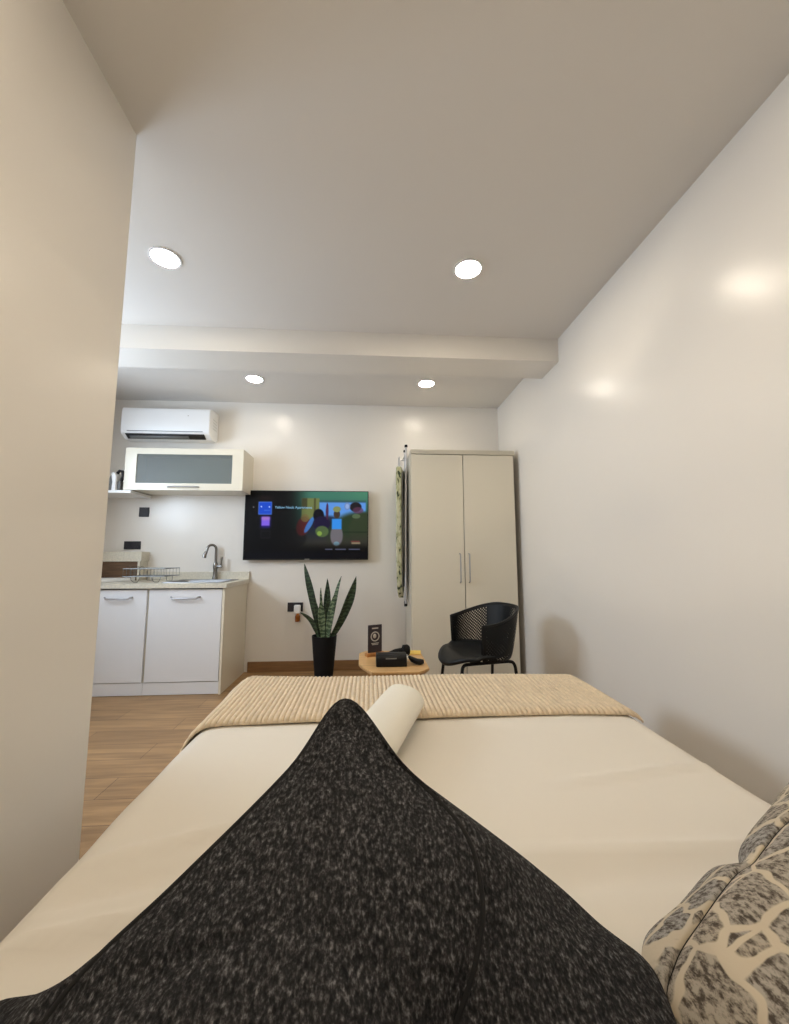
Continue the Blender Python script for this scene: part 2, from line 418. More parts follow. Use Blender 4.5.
# top sheet with edges rolled down the sides: parameter runs past the edge
side = .34
def roll(t, lo, hi):
    """arc-length t in [lo-side, hi+side] -> (coordinate, drop)"""
    for s, e in ((-1, lo), (1, hi)):
        d = (t-e)*s+RR           # distance past where the rounding starts
        if d > 0:
            q = RR*PI/2
            if d < q: a = d/RR; return e-s*RR+s*RR*math.sin(a), RR*(1-math.cos(a))
            return e+s*.004*math.sin(t*40), RR+(d-q)
    return t, 0
def by1(x): return 1.932-.07*(max(BX0, min(BX1, x))-.2)
us = [BX0-side+(BX1-BX0+2*side)*i/NU for i in range(NU+1)]
for u in us:
    r = []
    for j in range(NV+1):
        v = BY0-.3+(by1(u)-BY0+.3+side)*j/NV
        x, dx = roll(u, BX0, BX1); y, dy = roll(v, BY0, by1(u))
        wob = .006*math.sin(9*v+1)+.004*math.sin(23*v)
        x += wob*min(1, dx/RR)
        d = dx+dy if min(dx, dy) < RR else max(dx, dy)+min(dx, dy)*.1
        d = min(d, .40)
        r.append((x, y, BT-d+(sheet_z(x, y) if d < .05 else 0)))
    rows.append(r)
m.grid(rows).build('fitted_sheet', M['sheet'], bed, angle=180)
MB().box(BX0+.03, BX1-.03, BY0+.03, BY1-.08, .10, .30).build('bed_base', M['bed_base'], bed, bevel=.01)
for x in (BX0+.1, BX1-.1):
    for y in (BY0+.1, BY1-.15):
        MB().cyl((x, y, 0), (x, y, .1), .025, 16).build('leg', M['black'], bed)

# ribbed throw over the foot
m = MB(); RIB = .0182; rows = []
TX0, TX1 = BX0-.21, BX1-.005
nu = int((TX1-TX0)/RIB*8)
VF = 50
def front(u):                                     # front hem, slightly uneven
    return 1.418+.018*math.sin(2.6*u+.4)-.035*sstep(BX0+.12, BX0-.2, u)*3+.02*sstep(.1, -.3, u)-.02*sstep(.7, 1., u)
off = .014
for i in range(nu+1):
    u = TX0+(TX1-TX0)*i/nu; r = []
    rib = abs(math.sin(PI*(u-TX0)/RIB))
    y0 = front(u)
    for j in range(VF+1):
        v = y0+(by1(u)+.20-y0)*j/VF
        x, dx = roll(u, BX0-off*.6, BX1+off*.6); y, dy = roll(v, BY0, by1(u)+off*.6)
        hem = min(1, (j+.3)/2.2); hem = math.sin(hem*PI/2)
        d = dx+dy if min(dx, dy) < RR else max(dx, dy)+min(dx, dy)*.1
        h = (off+.0075*rib)*(.25+.75*hem)+.004*math.sin(5*u+3*v)*math.sin(7*v)
        sx = -1 if u < BX0+RR else (1 if u > BX1-RR else 0)
        f = min(1, dx/RR); g = min(1, dy/RR)
        wob = (.006*math.sin(9*v+1)+.004*math.sin(23*v))*f
        r.append((x+sx*(h*.9-.003)*f+wob, y+h*g*.9+.004*rib*(-1 if j == 0 else 0), BT+sheet_z(x, y)*(d < .05)-min(d, .36)+h*(1-max(f, g)*.8)))
    rows.append(r)
# turn the outer rows under so that the cloth reads thick
th = m.grid(rows).build('throw_blanket', M['throw'], None, angle=180, solid=.006)
tag(th, 'beige ribbed plush throw laid across the foot of the bed', 'blanket')

# rolled towel
m = MB(); A = Vector((.140, 1.475, BT+.069)); B = Vector((-.083, .89, BT+.050)); ax = (B-A).normalized(); sd = ax.cross(Vector((0, 0, 1))).normalized(); up = sd.cross(ax)
prof = [(-.004, .30), (-.002, .62), (.002, .86), (.010, .96), (.03, 1.0), (.10, 1.02), (.2, 1.0), (.33, 1.02), (.45, 1.0), (.56, 1.02), (.60, .99), (.622, .9), (.63, .7), (.632, .3)]
rings = []
for t, s in prof:
    ring = []
    for k in range(40):
        a = 2*PI*k/40
        rr = .074*s*(1+.03*math.cos(a-1)*s)
        wx = abs(math.cos(a))**.8*math.copysign(1, math.cos(a))*rr*1.03; wz = math.sin(a)*rr*.54
        ring.append(A+ax*(t-.40*wx)+sd*wx+up*wz)
    rings.append(ring)
P = [list(c) for c in zip(*rings)]
m.grid(P, close_u=True)
m.add([A-ax*.0045], []); m.f += [(len(m.v)-1, ((k+1) % 40)*len(prof), k*len(prof)) for k in range(40)]
m.add([B+ax*.0], []); c = len(m.v)-1; m.f += [(c, k*len(prof)+len(prof)-1, ((k+1) % 40)*len(prof)+len(prof)-1) for k in range(40)]
tw = m.build('rolled_towel', M['towel'], None, angle=180, subsurf=1)
tag(tw, 'rolled white towel lying lengthwise over the beige throw on the bed', 'towel')

# ------------------------------------------------------------------ cushions
def cushion(name, label, m_, seam, sil, base, centre_bottom, n, dome, pipe, per=8, wr=0, lip=.012, tuck=0):
    S = catmull(seam, per, True); O = catmull(sil, per, True); Bt = catmull(base, per, True); N = len(S)
    c = sum(S, Vector())/N; nn = Vector(n).normalized()
    t = thing(name, c, label, 'cushion')
    rows = []
    for i in range(N):
        r = []
        for q in range(31):
            f = q/30; p = c.lerp(S[i], f)
            pr = (1-f**2.2)**.75
            p = p+nn*dome*pr
            if wr: p += nn*wr*math.sin(5*2*PI*i/N)*f**3*(1-f)*4
            if tuck:
                di = min(i, N-i)/N
                p -= nn*tuck*math.exp(-((f-.80-.05*math.sin(i*.9))/.05)**2)*math.exp(-(di/.055)**2)
            r.append(p)
        rows.append(r)
    mb = MB(); mb.grid(rows, close_u=True)
    mb.build('front_panel', m_, t, angle=180)
    rows = []; cb = Vector(centre_bottom)
    for i in range(N):
        nb = (-nn) if False else nn
        ctrl = [S[i], S[i].lerp(O[i], .16)+nb*lip, S[i].lerp(O[i], .55)+nb*lip*1.1, O[i], O[i].lerp(Bt[i], .55)+(O[i]-cb).normalized()*.012, Bt[i], Bt[i].lerp(cb, .5), cb]
        rows.append(catmull(ctrl, 5))
    mb = MB(); mb.grid(rows, close_u=True)
    mb.build('back_panel', m_, t, angle=180)
    MB().tube(S, pipe[0], 8, closed=True).build('piping', pipe[1], t, angle=180)
    return t
Cc = Vector((0, 0, 1.08))
def k11(p): return Cc+(Vector(p)-Cc)*1.107
seam = [k11(p) for p in [(-.032, .592, .876), (-.095, .524, .82), (-.187, .449, .757), (-.238, .405, .727), (-.262, .378, .702)]]+[
    (-.29, .34, .645), (-.12, .27, .61), (.02, .32, .625)]+[k11(p) for p in [(.066, .365, .680), (.1, .400, .712), (.1155, .432, .742), (.105, .474, .778), (.042, .525, .821)]]
sil = [seam[0]+Vector((0, .0, -.05)), seam[1]+Vector((.01, .02, -.07)), seam[2]+Vector((.0, .03, -.09)), Vector((-.329, .500, .610)), Vector((-.405, .483, .605)),
       Vector((-.36, .30, .58)), Vector((-.12, .22, .57)), Vector((.12, .24, .58)), Vector((.27, .37, .60)), Vector((.335, .49, .598)), Vector((.306, .555, .600)), Vector((.232, .578, .650)), Vector((.045, .60, .77))]
base = [Vector((p.x*.78-.0, .40+(p.y-.42)*.75, .531)) for p in sil]
cushion('dark_cushion', 'big charcoal tweed cushion in the middle foreground with one corner pointing up', M['charcoal'], seam, sil, base, (-.03, .42, .531), (0, -.62, .78), .035, (.0034, M['piping']), per=10, wr=.004, tuck=.013)

seam = [(.335, .47, .580), (.372, .510, .592), (.432, .538, .612), (.508, .570, .634), (.545, .577, .645), (.580, .590, .656), (.640, .611, .674), (.80, .66, .70), (.88, .62, .71), (.80, .47, .70), (.62, .34, .68), (.46, .33, .64), (.36, .38, .60)]
sil = [(.340, .50, .553), (.380, .582, .553), (.468, .624, .562), (.552, .660, .578), (.583, .645, .588), (.606, .662, .606), (.70, .708, .624), (.88, .79, .64), (.97, .70, .62), (.90, .45, .60), (.66, .27, .58), (.46, .26, .57), (.34, .35, .56)]
base = [(.62+(x-.62)*.8, .50+(y-.50)*.75, .530) for x, y, z in sil]
pc = cushion('patterned_cushion', 'cream and grey-brown patterned cushion at the right edge of the bed', M['print'], seam, sil, base, (.62, .50, .530), (-.25, -.35, .9), .045, (.0011, M['piping']), per=8)

# ------------------------------------------------------------------ wardrobe
WX0, WX1, WYF, WYB, WZ = .365, 1.298, 3.40, 3.93, 2.02
wd = thing('wardrobe', (.83, 3.66, 0), 'tall cream two-door wardrobe in the right back corner', 'wardrobe')
c = MB()
c.box(WX0, WX0+.02, WYF+.02, WYB, 0, WZ-.04); c.box(WX1-.02, WX1, WYF+.02, WYB, 0, WZ-.04)
c.box(WX0+.02, WX1-.02, WYB-.01, WYB, 0, WZ-.04); c.box(WX0+.02, WX1-.02, WYF+.02, WYB-.01, .08, .1)
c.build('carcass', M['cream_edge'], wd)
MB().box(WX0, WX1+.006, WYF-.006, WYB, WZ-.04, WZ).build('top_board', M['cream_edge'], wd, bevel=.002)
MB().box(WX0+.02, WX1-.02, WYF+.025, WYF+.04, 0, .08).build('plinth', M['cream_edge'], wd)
for a, b, hx in ((WX0+.006, .829, .789), (.835, WX1-.006, .868)):
    d = MB().box(a, b, WYF, WYF+.019, .085, WZ-.044).build('door', M['cream'], wd, bevel=.0025)
    h = MB(); h.tube([(hx, WYF, .855), (hx, WYF-.028, .862), (hx, WYF-.03, .88), (hx, WYF-.03, 1.075), (hx, WYF-.028, 1.093), (hx, WYF, 1.10)], .0055, 10)
    h.build('handle', M['handle'], d)

# ------------------------------------------------------------------ ironing board hanging beside the wardrobe
ib = thing('ironing_board', (.315, 3.70, .64), 'folded ironing board with pale green leafy cover hanging beside the wardrobe', 'ironing board')
def board_outline(n=20):
    # (y, z) outline: square end on top, nose at the bottom
    pts = []
    y0, y1, z0, z1 = 3.545, 3.845, .70, 1.90
    pts += [(y0+.012, z1), (y1-.012, z1), (y1, z1-.05)]
    for i in range(n+1):
        a = i/n; zz = (z1-.05)*(1-a)+(z0)*a
        hw = .15*math.sqrt(max(0, 1-max(0, (a-.45)/.55)**2.4))
        pts.append((3.695+hw, zz))
    for i in range(n, -1, -1):
        a = i/n; zz = (z1-.05)*(1-a)+(z0)*a
        hw = .15*math.sqrt(max(0, 1-max(0, (a-.45)/.55)**2.4))
        pts.append((3.695-hw, zz))
    out = []
    for p in pts:
        if not out or (abs(p[0]-out[-1][0])+abs(p[1]-out[-1][1])) > 1e-4: out.append(p)
    return out
ol = board_outline(); n = len(ol)
def tilt(y): return .030*(y-3.695)/.15
b_ = MB()
L0 = [(.284+tilt(y), y, z) for y, z in ol]; cy, cz = 3.695, 1.3
L1 = [(.276+tilt(y), cy+(y-cy)*.93, cz+(z-cz)*.985) for y, z in ol]; L2 = [(.320+tilt(y), y, z) for y, z in ol]
b_.add(L1+L0+L2, [tuple(range(n))]+[(i, (i+1) % n, n+(i+1) % n, n+i) for i in range(n)]+[(n+i, n+(i+1) % n, 2*n+(i+1) % n, 2*n+i) for i in range(n)]+[tuple(range(3*n-1, 2*n-1, -1))])
b_.build('cover', M['cover'], ib, angle=50)
MB().add([(x+tilt(y), y, z) for z in (.80, 1.86) for y in (3.61, 3.78) for x in (.321, .329)], [(0, 2, 3, 1), (4, 5, 7, 6), (0, 1, 5, 4), (2, 6, 7, 3), (0, 4, 6, 2), (1, 3, 7, 5)]).build('board_underside', M['dull_metal'], ib)
r = MB(); zt = 1.90
r.tube([(.285, 3.62, zt-.06), (.285, 3.61, zt+.05), (.285, 3.615, zt+.085), (.285, 3.64, zt+.11), (.285, 3.74, zt+.11), (.285, 3.765, zt+.085), (.285, 3.77, zt+.05), (.285, 3.76, zt-.06)], .0045, 8)
for z in (zt+.005, zt+.03, zt+.055): r.tube([(.285, 3.612, z), (.285, 3.768, z)], .003, 6)
r.build('iron_rest', M['alu'], ib)
lg = MB(); lg.tube([(.335, 3.60, .655), (.336, 3.60, 1.2), (.345, 3.60, 2.10)], .010, 12); lg.tube([(.351, 3.79, .655), (.351, 3.79, 1.2), (.351, 3.79, 2.10)], .010, 12)
lg.tube([(.342, 3.58, 2.04), (.342, 3.81, 2.04)], .009, 10); lg.tube([(.335, 3.58, .70), (.335, 3.81, .70)], .008, 10)
lg.tube([(.312, 3.66, .9), (.330, 3.66, 1.5), (.350, 3.66, 1.95)], .008, 10); lg.tube([(.312, 3.73, .9), (.330, 3.73, 1.5), (.350, 3.73, 1.95)], .008, 10)
lg.tube([(.316, 3.695, 1.28), (.352, 3.695, 1.28)], .007, 8)
lg.build('folding_legs', M['alu'], ib)
for y in (3.60, 3.79):
    for x, z in ((.335 if y < 3.7 else .351, .645), (.345 if y < 3.7 else .351, 2.105)):
        MB().lathe([(0, -.014), (.013, -.012), (.015, 0), (.013, .012), (0, .014)], (x, y, z), 14).build('rubber_foot', M['black_matte'], ib)
hk = MB(); hk.tube([(WX0-.0015, 3.69, 1.995), (.31, 3.69, 1.993), (.287, 3.69, 1.998), (.280, 3.69, 2.016)], .005, 8)
hk.build('hanging_hook', M['alu'], ib)

# ------------------------------------------------------------------ television
tv = thing('flat_screen_tv', (-.6, 3.9, 1.05), 'black flat television on the back wall showing a menu over a cartoon scene', 'television')
TX, TW, TZ0, TZ1, TY = -1.196, 1.192, 1.045, 1.718, 3.872
MB().box(TX, TX+TW, TY, TY+.03, TZ0, TZ1).build('housing', M['black'], tv, bevel=.003)
MB().box(TX+.3, TX+TW-.3, TY+.03, YB-.001, TZ0+.15, TZ1-.2).build('wall_bracket', M['black_matte'], tv)
def lin(c): return srgb(*c)[:3]
def screen(u, v):
    C = [3., 3, 5]
    def over(c, a):
        for i in range(3): C[i] = C[i]*(1-a)+c[i]*a
    def el(cx, cy, rx, ry, c, a=1, rot=0):
        dx, dy = (u-cx)*1.77, v-cy; ca, sa = math.cos(rot), math.sin(rot)
        x, y = dx*ca+dy*sa, -dx*sa+dy*ca
        d = math.hypot(x/(rx*1.77), y/ry); over(c, a*(1-sstep(.86, 1.1, d)))
    def rc(x0, x1, y0, y1, c, a=1, s=.006):
        over(c, a*sstep(x0-s, x0+s, u)*(1-sstep(x1-s, x1+s, u))*sstep(y0-s*1.7, y0+s*1.7, v)*(1-sstep(y1-s*1.7, y1+s*1.7, v)))
    # scene behind the menu
    over((66, 122, 104), sstep(.22, .58, u)*(1-.35*sstep(.0, .5, v)))
    over((74, 138, 104), .6*sstep(.75, .95, u)*(1-sstep(.0, .2, v)))
    rc(.455, .60, .10, .42, (118, 124, 70), .9); rc(.455, .50, .10, .26, (58, 56, 36), .8); rc(.555, .57, .10, .36, (64, 62, 36), .8)
    rc(.60, .985, .155, .44, (92, 150, 226)); rc(.60, .985, .13, .165, (44, 74, 84), .6)
    el(.66, .62, .20, .26, (30, 34, 48), .9)
    el(.93, .70, .27, .40, (40, 58, 38)); el(.985, .56, .14, .26, (48, 60, 40)); rc(.78, 1., .60, .62, (26, 38, 26), .7)
    over((52, 50, 44), sstep(.55, .80, v)*.9)
    el(.40, .70, .10, .14, (22, 22, 24), .8)
    el(.47, .52, .055, .15, (92, 32, 34), .9, .25); el(.52, .50, .02, .14, (70, 128, 206), .9, .5); el(.485, .40, .035, .06, (116, 104, 62), .8)
    el(.595, .36, .045, .10, (10, 12, 24)); el(.62, .48, .07, .11, (28, 22, 54)); el(.625, .60, .055, .085, (92, 116, 64), .8); el(.605, .63, .02, .035, (136, 168, 72), .9)
    el(.665, .30, .012, .13, (72, 30, 60), .9)
    el(.745, .66, .052, .16, (116, 110, 118), .9); rc(.705, .785, .41, .565, (54, 142, 232)); el(.745, .34, .027, .065, (64, 52, 44)); el(.745, .265, .033, .045, (132, 140, 88))
    el(.745, .78, .024, .03, (120, 170, 190), .7)
    el(.90, .23, .05, .075, (28, 26, 32)); el(.83, .22, .025, .06, (112, 138, 190), .9); el(.83, .22, .015, .038, (150, 176, 220), .9); el(.92, .28, .045, .05, (98, 54, 84), .7); el(.905, .37, .035, .035, (120, 146, 108), .5)
    # darken towards the menu and the bottom bar of the interface
    k = (1-sstep(.52, .20, u))*(1-.93*sstep(.74, .90, v)); k = k*(.25+.75*sstep(.1, .7, u+.25*(1-v)))
    for i in range(3): C[i] *= k
    over((6, 8, 20), sstep(.84, .95, v)*.6)
    # interface
    u += .022; v += .014
    rc(.125, .235, .09, .14, (70, 34, 30), .45, .03)
    rc(.126, .235, .172, .366, (92, 134, 226)); rc(.131, .230, .182, .355, (22, 74, 204), 1, .004)
    el(.150, .245, .006, .011, (190, 215, 255)); el(.214, .250, .006, .011, (190, 215, 255)); rc(.172, .22, .296, .302, (120, 165, 240), .8, .003)
    rc(.147, .228, .385, .565, (40, 30, 130), .9, .02); rc(.155, .220, .40, .53, (128, 96, 226)); rc(.155, .220, .40, .44, (186, 130, 190), .8, .02)
    rc(.150, .230, .60, .72, (30, 28, 34), .8); rc(.157, .223, .615, .705, (5, 5, 7))
    el(.086, .255, .006, .012, (130, 130, 140), .8)
    for a, b in ((.675, .735), (.757, .845), (.868, .96)):
        rc(a, b, .872, .886, (126, 132, 170), .75, .004)
    rc(.885, .958, .752, .775, (120, 60, 56), .8); rc(.89, .962, .775, .80, (170, 150, 120), .8)
    return C
NX, NY = 260, 146
me = bpy.data.meshes.new('screen'); vv = []; ff = []; cols = []
for j in range(NY+1):
    for i in range(NX+1):
        u, v = i/NX, j/NY
        vv.append((TX+.008+(TW-.016)*u, TY-.0008, TZ1-.008-(TZ1-TZ0-.022)*v)); cols.append((*lin([max(0, min(255, c)) for c in screen(u, v)]), 1))
for j in range(NY):
    for i in range(NX):
        a = j*(NX+1)+i; ff.append((a, a+NX+1, a+NX+2, a+1))
me.from_pydata(vv, [], ff)
ca = me.color_attributes.new('picture', 'FLOAT_COLOR', 'POINT')
ca.data.foreach_set('color', [x for c in cols for x in c])
sm = bpy.data.materials.new('lit_screen'); sm.use_nodes = True; nt = sm.node_tree; b = nt.nodes['Principled BSDF']
at = nt.nodes.new('ShaderNodeVertexColor'); at.layer_name = 'picture'
b.inputs['Base Color'].default_value = (.004, .004, .005, 1); b.inputs['Roughness'].default_value = .22; b.inputs['Specular IOR Level'].default_value = .12; b.inputs['Emission Strength'].default_value = .95
nt.links.new(at.outputs['Color'], b.inputs['Emission Color'])
me.materials.append(sm)
so = bpy.data.objects.new('screen', me); COL.objects.link(so); so.parent = tv; so.matrix_parent_inverse = Matrix.Translation(-tv.location); so['label'] = 'lit screen with blue menu tile'
def text_mesh(name, body, size, m_, parent, mw, depth=.0004):
    cu = bpy.data.curves.new(name, 'FONT'); cu.body = body; cu.size = size; cu.extrude = depth; cu.align_x = 'LEFT'
    tmp = bpy.data.objects.new(name+'_src', cu); COL.objects.link(tmp)
    bpy.context.view_layer.update()
    me = bpy.data.meshes.new_from_object(tmp.evaluated_get(bpy.context.evaluated_depsgraph_get()))
    bpy.data.objects.remove(tmp); me.materials.clear(); me.materials.append(m_)
    me.transform(mw)
    o = bpy.data.objects.new(name, me); COL.objects.link(o); o.parent = parent; o.matrix_parent_inverse = Matrix.Translation(-parent.location)
    return o
text_mesh('screen_title', 'Yellow Nook Apartments', .034, emit_mat('title_glow', srgb(150, 205, 240), .9), tv,
          Matrix.Translation((TX+.240*TW, TY-.0018, TZ1-.262*(TZ1-TZ0))) @ Matrix.Rotation(PI/2, 4, 'X'))
MB().box(TX+TW*.487, TX+TW*.527, TY-.0012, TY, TZ0+.004, TZ0+.010).build('maker_badge', M['plaque_print'], tv)

# ------------------------------------------------------------------ air conditioner
ac = thing('air_conditioner', (-1.9, 3.85, 2.2), 'white split air conditioner high on the back wall at left', 'air conditioner')
AX0, AX1 = -2.31, -1.505
prof = [(3.935, 2.215), (3.935, 2.485), (3.79, 2.485), (3.735, 2.470), (3.722, 2.43), (3.722, 2.245), (3.735, 2.222), (3.80, 2.185), (3.90, 2.19)]
n = len(prof); b_ = MB()
b_.add([(AX0, y, z) for y, z in prof]+[(AX1, y, z) for y, z in prof], [tuple(range(n)), tuple(range(2*n-1, n-1, -1))]+[(i, (i+1) % n, n+(i+1) % n, n+i) for i in range(n)])
b_.build('casing', M['white_plain'], ac, bevel=.006, angle=45)
MB().box(AX0+.06, AX1-.06, 3.7175, 3.724, 2.243, 2.248).build('panel_seam', M['dull_metal'], ac)
v = MB(); v.add([(AX0+.04, 3.732, 2.222), (AX1-.05, 3.732, 2.222), (AX1-.05, 3.785, 2.189), (AX0+.04, 3.785, 2.189)], [(0, 1, 2, 3)]); v.build('air_outlet', M['socket_dark'], ac, solid=.006)
v = MB(); v.add([(AX0+.07, 3.748, 2.206), (AX1-.2, 3.748, 2.206), (AX1-.2, 3.774, 2.19), (AX0+.07, 3.774, 2.19)], [(0, 1, 2, 3)]); v.build('louvre', M['dull_metal'], ac, solid=.008)
MB().lathe([(0, 0), (.006, 0), (.006, .003), (0, .003)], (AX1-.2, 3.7215, 2.40), 12, 'Y').build('indicator_lamp', M['plaque_print'], ac)
g = MB()
for z in (2.30, 2.33, 2.36, 2.39): g.box(AX1-.001, AX1+.002, 3.80, 3.90, z, z+.008)
g.build('side_grille', M['cab_in'], ac)

# ------------------------------------------------------------------ wall cabinet and shelf
wc = thing('wall_cabinet', (-1.67, 3.78, 1.67), 'cream wall cabinet with frosted glass flap under the air conditioner', 'cabinet')
CX0, CX1, CY, CZ0, CZ1 = -2.183, -1.147, 3.62, 1.672, 2.055
c = MB()
c.box(CX0, CX0+.018, CY+.02, YB, CZ0, CZ1); c.box(CX1-.018, CX1, CY+.02, YB, CZ0, CZ1); c.box(CX0+.018, CX1-.018, CY+.02, YB, CZ1-.018, CZ1); c.box(CX0+.018, CX1-.018, CY+.02, YB, CZ0, CZ0+.018)
c.build('carcass', M['cream'], wc)
MB().box(CX0+.018, CX1-.018, YB-.012, YB-.002, CZ0+.018, CZ1-.018).build('back_board', M['cab_in'], wc)
f = MB(); GX0, GX1, GZ0, GZ1 = CX0+.098, CX1-.098, CZ0+.062, CZ1-.055
f.box(CX0, CX1, CY, CY+.019, CZ0, GZ0); f.box(CX0, CX1, CY, CY+.019, GZ1, CZ1); f.box(CX0, GX0, CY, CY+.019, GZ0, GZ1); f.box(GX1, CX1, CY, CY+.019, GZ0, GZ1)
fd = f.build('flap_door', M['cream'], wc)
MB().box(GX0, GX1, CY+.007, CY+.011, GZ0, GZ1).build('glass_pane', M['frosted'], fd)
h = MB(); h.tube([(-1.80, CY, CZ0+.028), (-1.79, CY-.02, CZ0+.028), (-1.77, CY-.024, CZ0+.028), (-1.56, CY-.024, CZ0+.028), (-1.54, CY-.02, CZ0+.028), (-1.53, CY, CZ0+.028)], .006, 8); h.build('handle', M['handle'], fd)
bo = MB().lathe([(.03, 0), (.055, .02), (.075, .055), (.070, .055), (.05, .024), (0, .008)], (-1.98, 3.78, CZ0+.018), 28).build('bowl', M['bowl'])
tag(bo, 'small dark bowl behind the frosted glass of the wall cabinet', 'bowl')
sh = MB().box(XK, -2.105, 3.60, YB, 1.640, 1.664).build('wall_shelf', M['white_plain'], None, bevel=.002)
tag(sh, 'thin white wall shelf left of the glass-fronted cabinet', 'shelf')
# iron standing on its heel
ir = thing('clothes_iron', (-2.272, 3.66, 1.664), 'small white and grey clothes iron standing up on the white wall shelf', 'iron')
sp = [(-2.337, 1.668), (-2.284, 1.668), (-2.280, 1.74), (-2.298, 1.806), (-2.314, 1.76)]
MB().add([(x, y, z) for y in (3.62, 3.70) for x, z in sp], [(0, 1, 2, 3, 4), (9, 8, 7, 6, 5)]+[(i, (i+1) % 5, 5+(i+1) % 5, 5+i) for i in range(5)]).build('soleplate', M['iron_grey'], ir, bevel=.004)
MB().add([(x, y, z) for y in (3.615, 3.705) for x, z in [(-2.284, 1.665), (-2.247, 1.665), (-2.247, 1.80), (-2.272, 1.835), (-2.294, 1.82), (-2.280, 1.74)]], [tuple(range(6)), tuple(range(11, 5, -1))]+[(i, (i+1) % 6, 6+(i+1) % 6, 6+i) for i in range(6)]).build('body', M['white_plain'], ir, bevel=.006)
MB().tube([(-2.267, 3.66, 1.825), (-2.247, 3.66, 1.85), (-2.222, 3.66, 1.845), (-2.214, 3.66, 1.80), (-2.232, 3.66, 1.74)], .013, 12).build('handle', M['black'], ir)
MB().box(-2.248, -2.215, 3.635, 3.685, 1.665, 1.752).build('water_tank', M['iron_grey'], ir, bevel=.006)

# ------------------------------------------------------------------ kitchen base units
def unit(x0, x1, d0, d1, hx0, hx1, label):
    t = thing('base_cabinet', ((x0+x1)/2, 3.64, 0), label, 'cabinet', 'white kitchen base cabinets')
    c = MB(); yb = YB-.006
    c.box(x0, x0+.018, 3.355, yb, .0, .826); c.box(x1-.018, x1, 3.335 if x1 > -1.3 else 3.355, yb, .0, .826); c.box(x0+.018, x1-.018, yb-.01, yb, .0, .80); c.box(x0+.018, x1-.018, 3.355, yb-.01, .1, .118)
    c.build('carcass', M['cream'], t)
    MB().box(x0, x1-.0185 if x1 > -1.3 else x1, 3.340, 3.355, .004, .096).build('plinth', M['white'], t)
    d = MB().box(d0, d1, 3.335, 3.354, .101, .817).build('door', M['white'], t, bevel=.002)
    h = MB(); z = .748
    h.tube([(hx0, 3.335, z+.008), (hx0+.012, 3.318, z+.008), (hx0+.022, 3.309, z-.002), (hx1-.022, 3.309, z-.002), (hx1-.012, 3.318, z+.008), (hx1, 3.335, z+.008)], .007, 8)
    h.build('handle', M['handle'], d)
    return t
unit(-1.757, -1.160, -1.749, -1.182, -1.58, -1.35, 'white kitchen base cabinet under the sink, right of the pair')
unit(-2.335, -1.760, -2.33, -1.767, -2.09, -1.875, 'white kitchen base cabinet next to the left wall edge, left of the pair')
m = MB(); SX0, SX1, SY0, SY1 = -1.70, -1.235, 3.455, 3.84
z0, z1 = .828, .862
m.box(XK, SX0, 3.313, YB, z0, z1); m.box(SX1, -1.142, 3.313, YB, z0, z1); m.box(SX0, SX1, 3.313, SY0, z0, z1); m.box(SX0, SX1, SY1, YB, z0, z1)
wt = m.build('worktop', M['counter'], None)
tag(wt, 'pale stone kitchen worktop over the white base cabinets', 'worktop')
MB().box(-2.08, -1.142, YB-.022, YB, z1, .935).build('upstand', M['counter'], wt, bevel=.002)
# raised ledge at the back left of the worktop
lg = thing('raised_ledge', (-2.3, 3.75, z1), 'raised cream worktop ledge with brown recess in the left kitchen corner', 'ledge')
R_ = -.10
MB().box(XK+.03, -2.085, 3.80, YB-.004, 1.035, 1.125).build('ledge_top', M['counter'], lg, bevel=.003)
MB().box(-2.115, -2.095, 3.802, YB-.006, z1, 1.035).build('side_panel', M['counter'], lg)
MB().box(XK+.03, -2.116, 3.812, 3.825, z1, 1.035).build('recess_panel', M['brown_board'], lg)
# angled low slab in front of it
m = MB(); m.prism([(-2.50, 3.42), (-2.30, 3.42), (-2.12, 3.70), (-2.12, 3.79), (-2.50, 3.79)], z1+.001, z1+.028)
tag(m.build('draining_board', M['white_plain'], None, bevel=.004), 'flat pale draining board in the left kitchen corner below the ledge', 'board')

# sink
sk = thing('sink', (-1.46, 3.65, z1), 'stainless steel kitchen sink set into the pale worktop', 'sink')
m = MB()
def rr(x0, x1, y0, y1, r, z, n=6):
    out = []
    for cx, cy, a0 in ((x1-r, y1-r, 0), (x0+r, y1-r, PI/2), (x0+r, y0+r, PI), (x1-r, y0+r, 1.5*PI)):
        for k in range(n+1): out.append((cx+r*math.cos(a0+PI/2*k/n), cy+r*math.sin(a0+PI/2*k/n), z))
    return out
loops = [rr(SX0-.022, SX1+.022, SY0-.022, SY1+.022, .03, z1+.001), rr(SX0-.02, SX1+.02, SY0-.02, SY1+.02, .03, z1+.006), rr(SX0+.012, SX1-.012, SY0+.012, SY1-.012, .04, z1+.005),
         rr(SX0+.02, SX1-.02, SY0+.02, SY1-.02, .045, z1-.01), rr(SX0+.035, SX1-.035, SY0+.035, SY1-.035, .05, z1-.15), rr(SX0+.07, SX1-.07, SY0+.07, SY1-.07, .05, z1-.165)]
P = [list(c) for c in zip(*loops)]; m.grid(P, close_u=True)
nl = len(loops); m.f.append(tuple(i*nl+nl-1 for i in range(len(P))))
m.build('basin', M['steel'], sk)
MB().lathe([(0, .0), (.03, .0), (.03, .004), (.0, .002)], (-1.46, 3.65, z1-.165), 20).build('drain', M['dark_steel'], sk)
fc = thing('faucet', (-1.45, 3.893, z1), 'dark steel gooseneck faucet behind the sink', 'faucet')
fx, fy = -1.45, 3.888
MB().lathe([(.027, 0), (.027, .012), (.021, .03), (.018, .09), (.022, .11), (.022, .14), (.016, .16), (.012, .17)], (fx, fy, z1), 20).build('body', M['dark_steel'], fc)
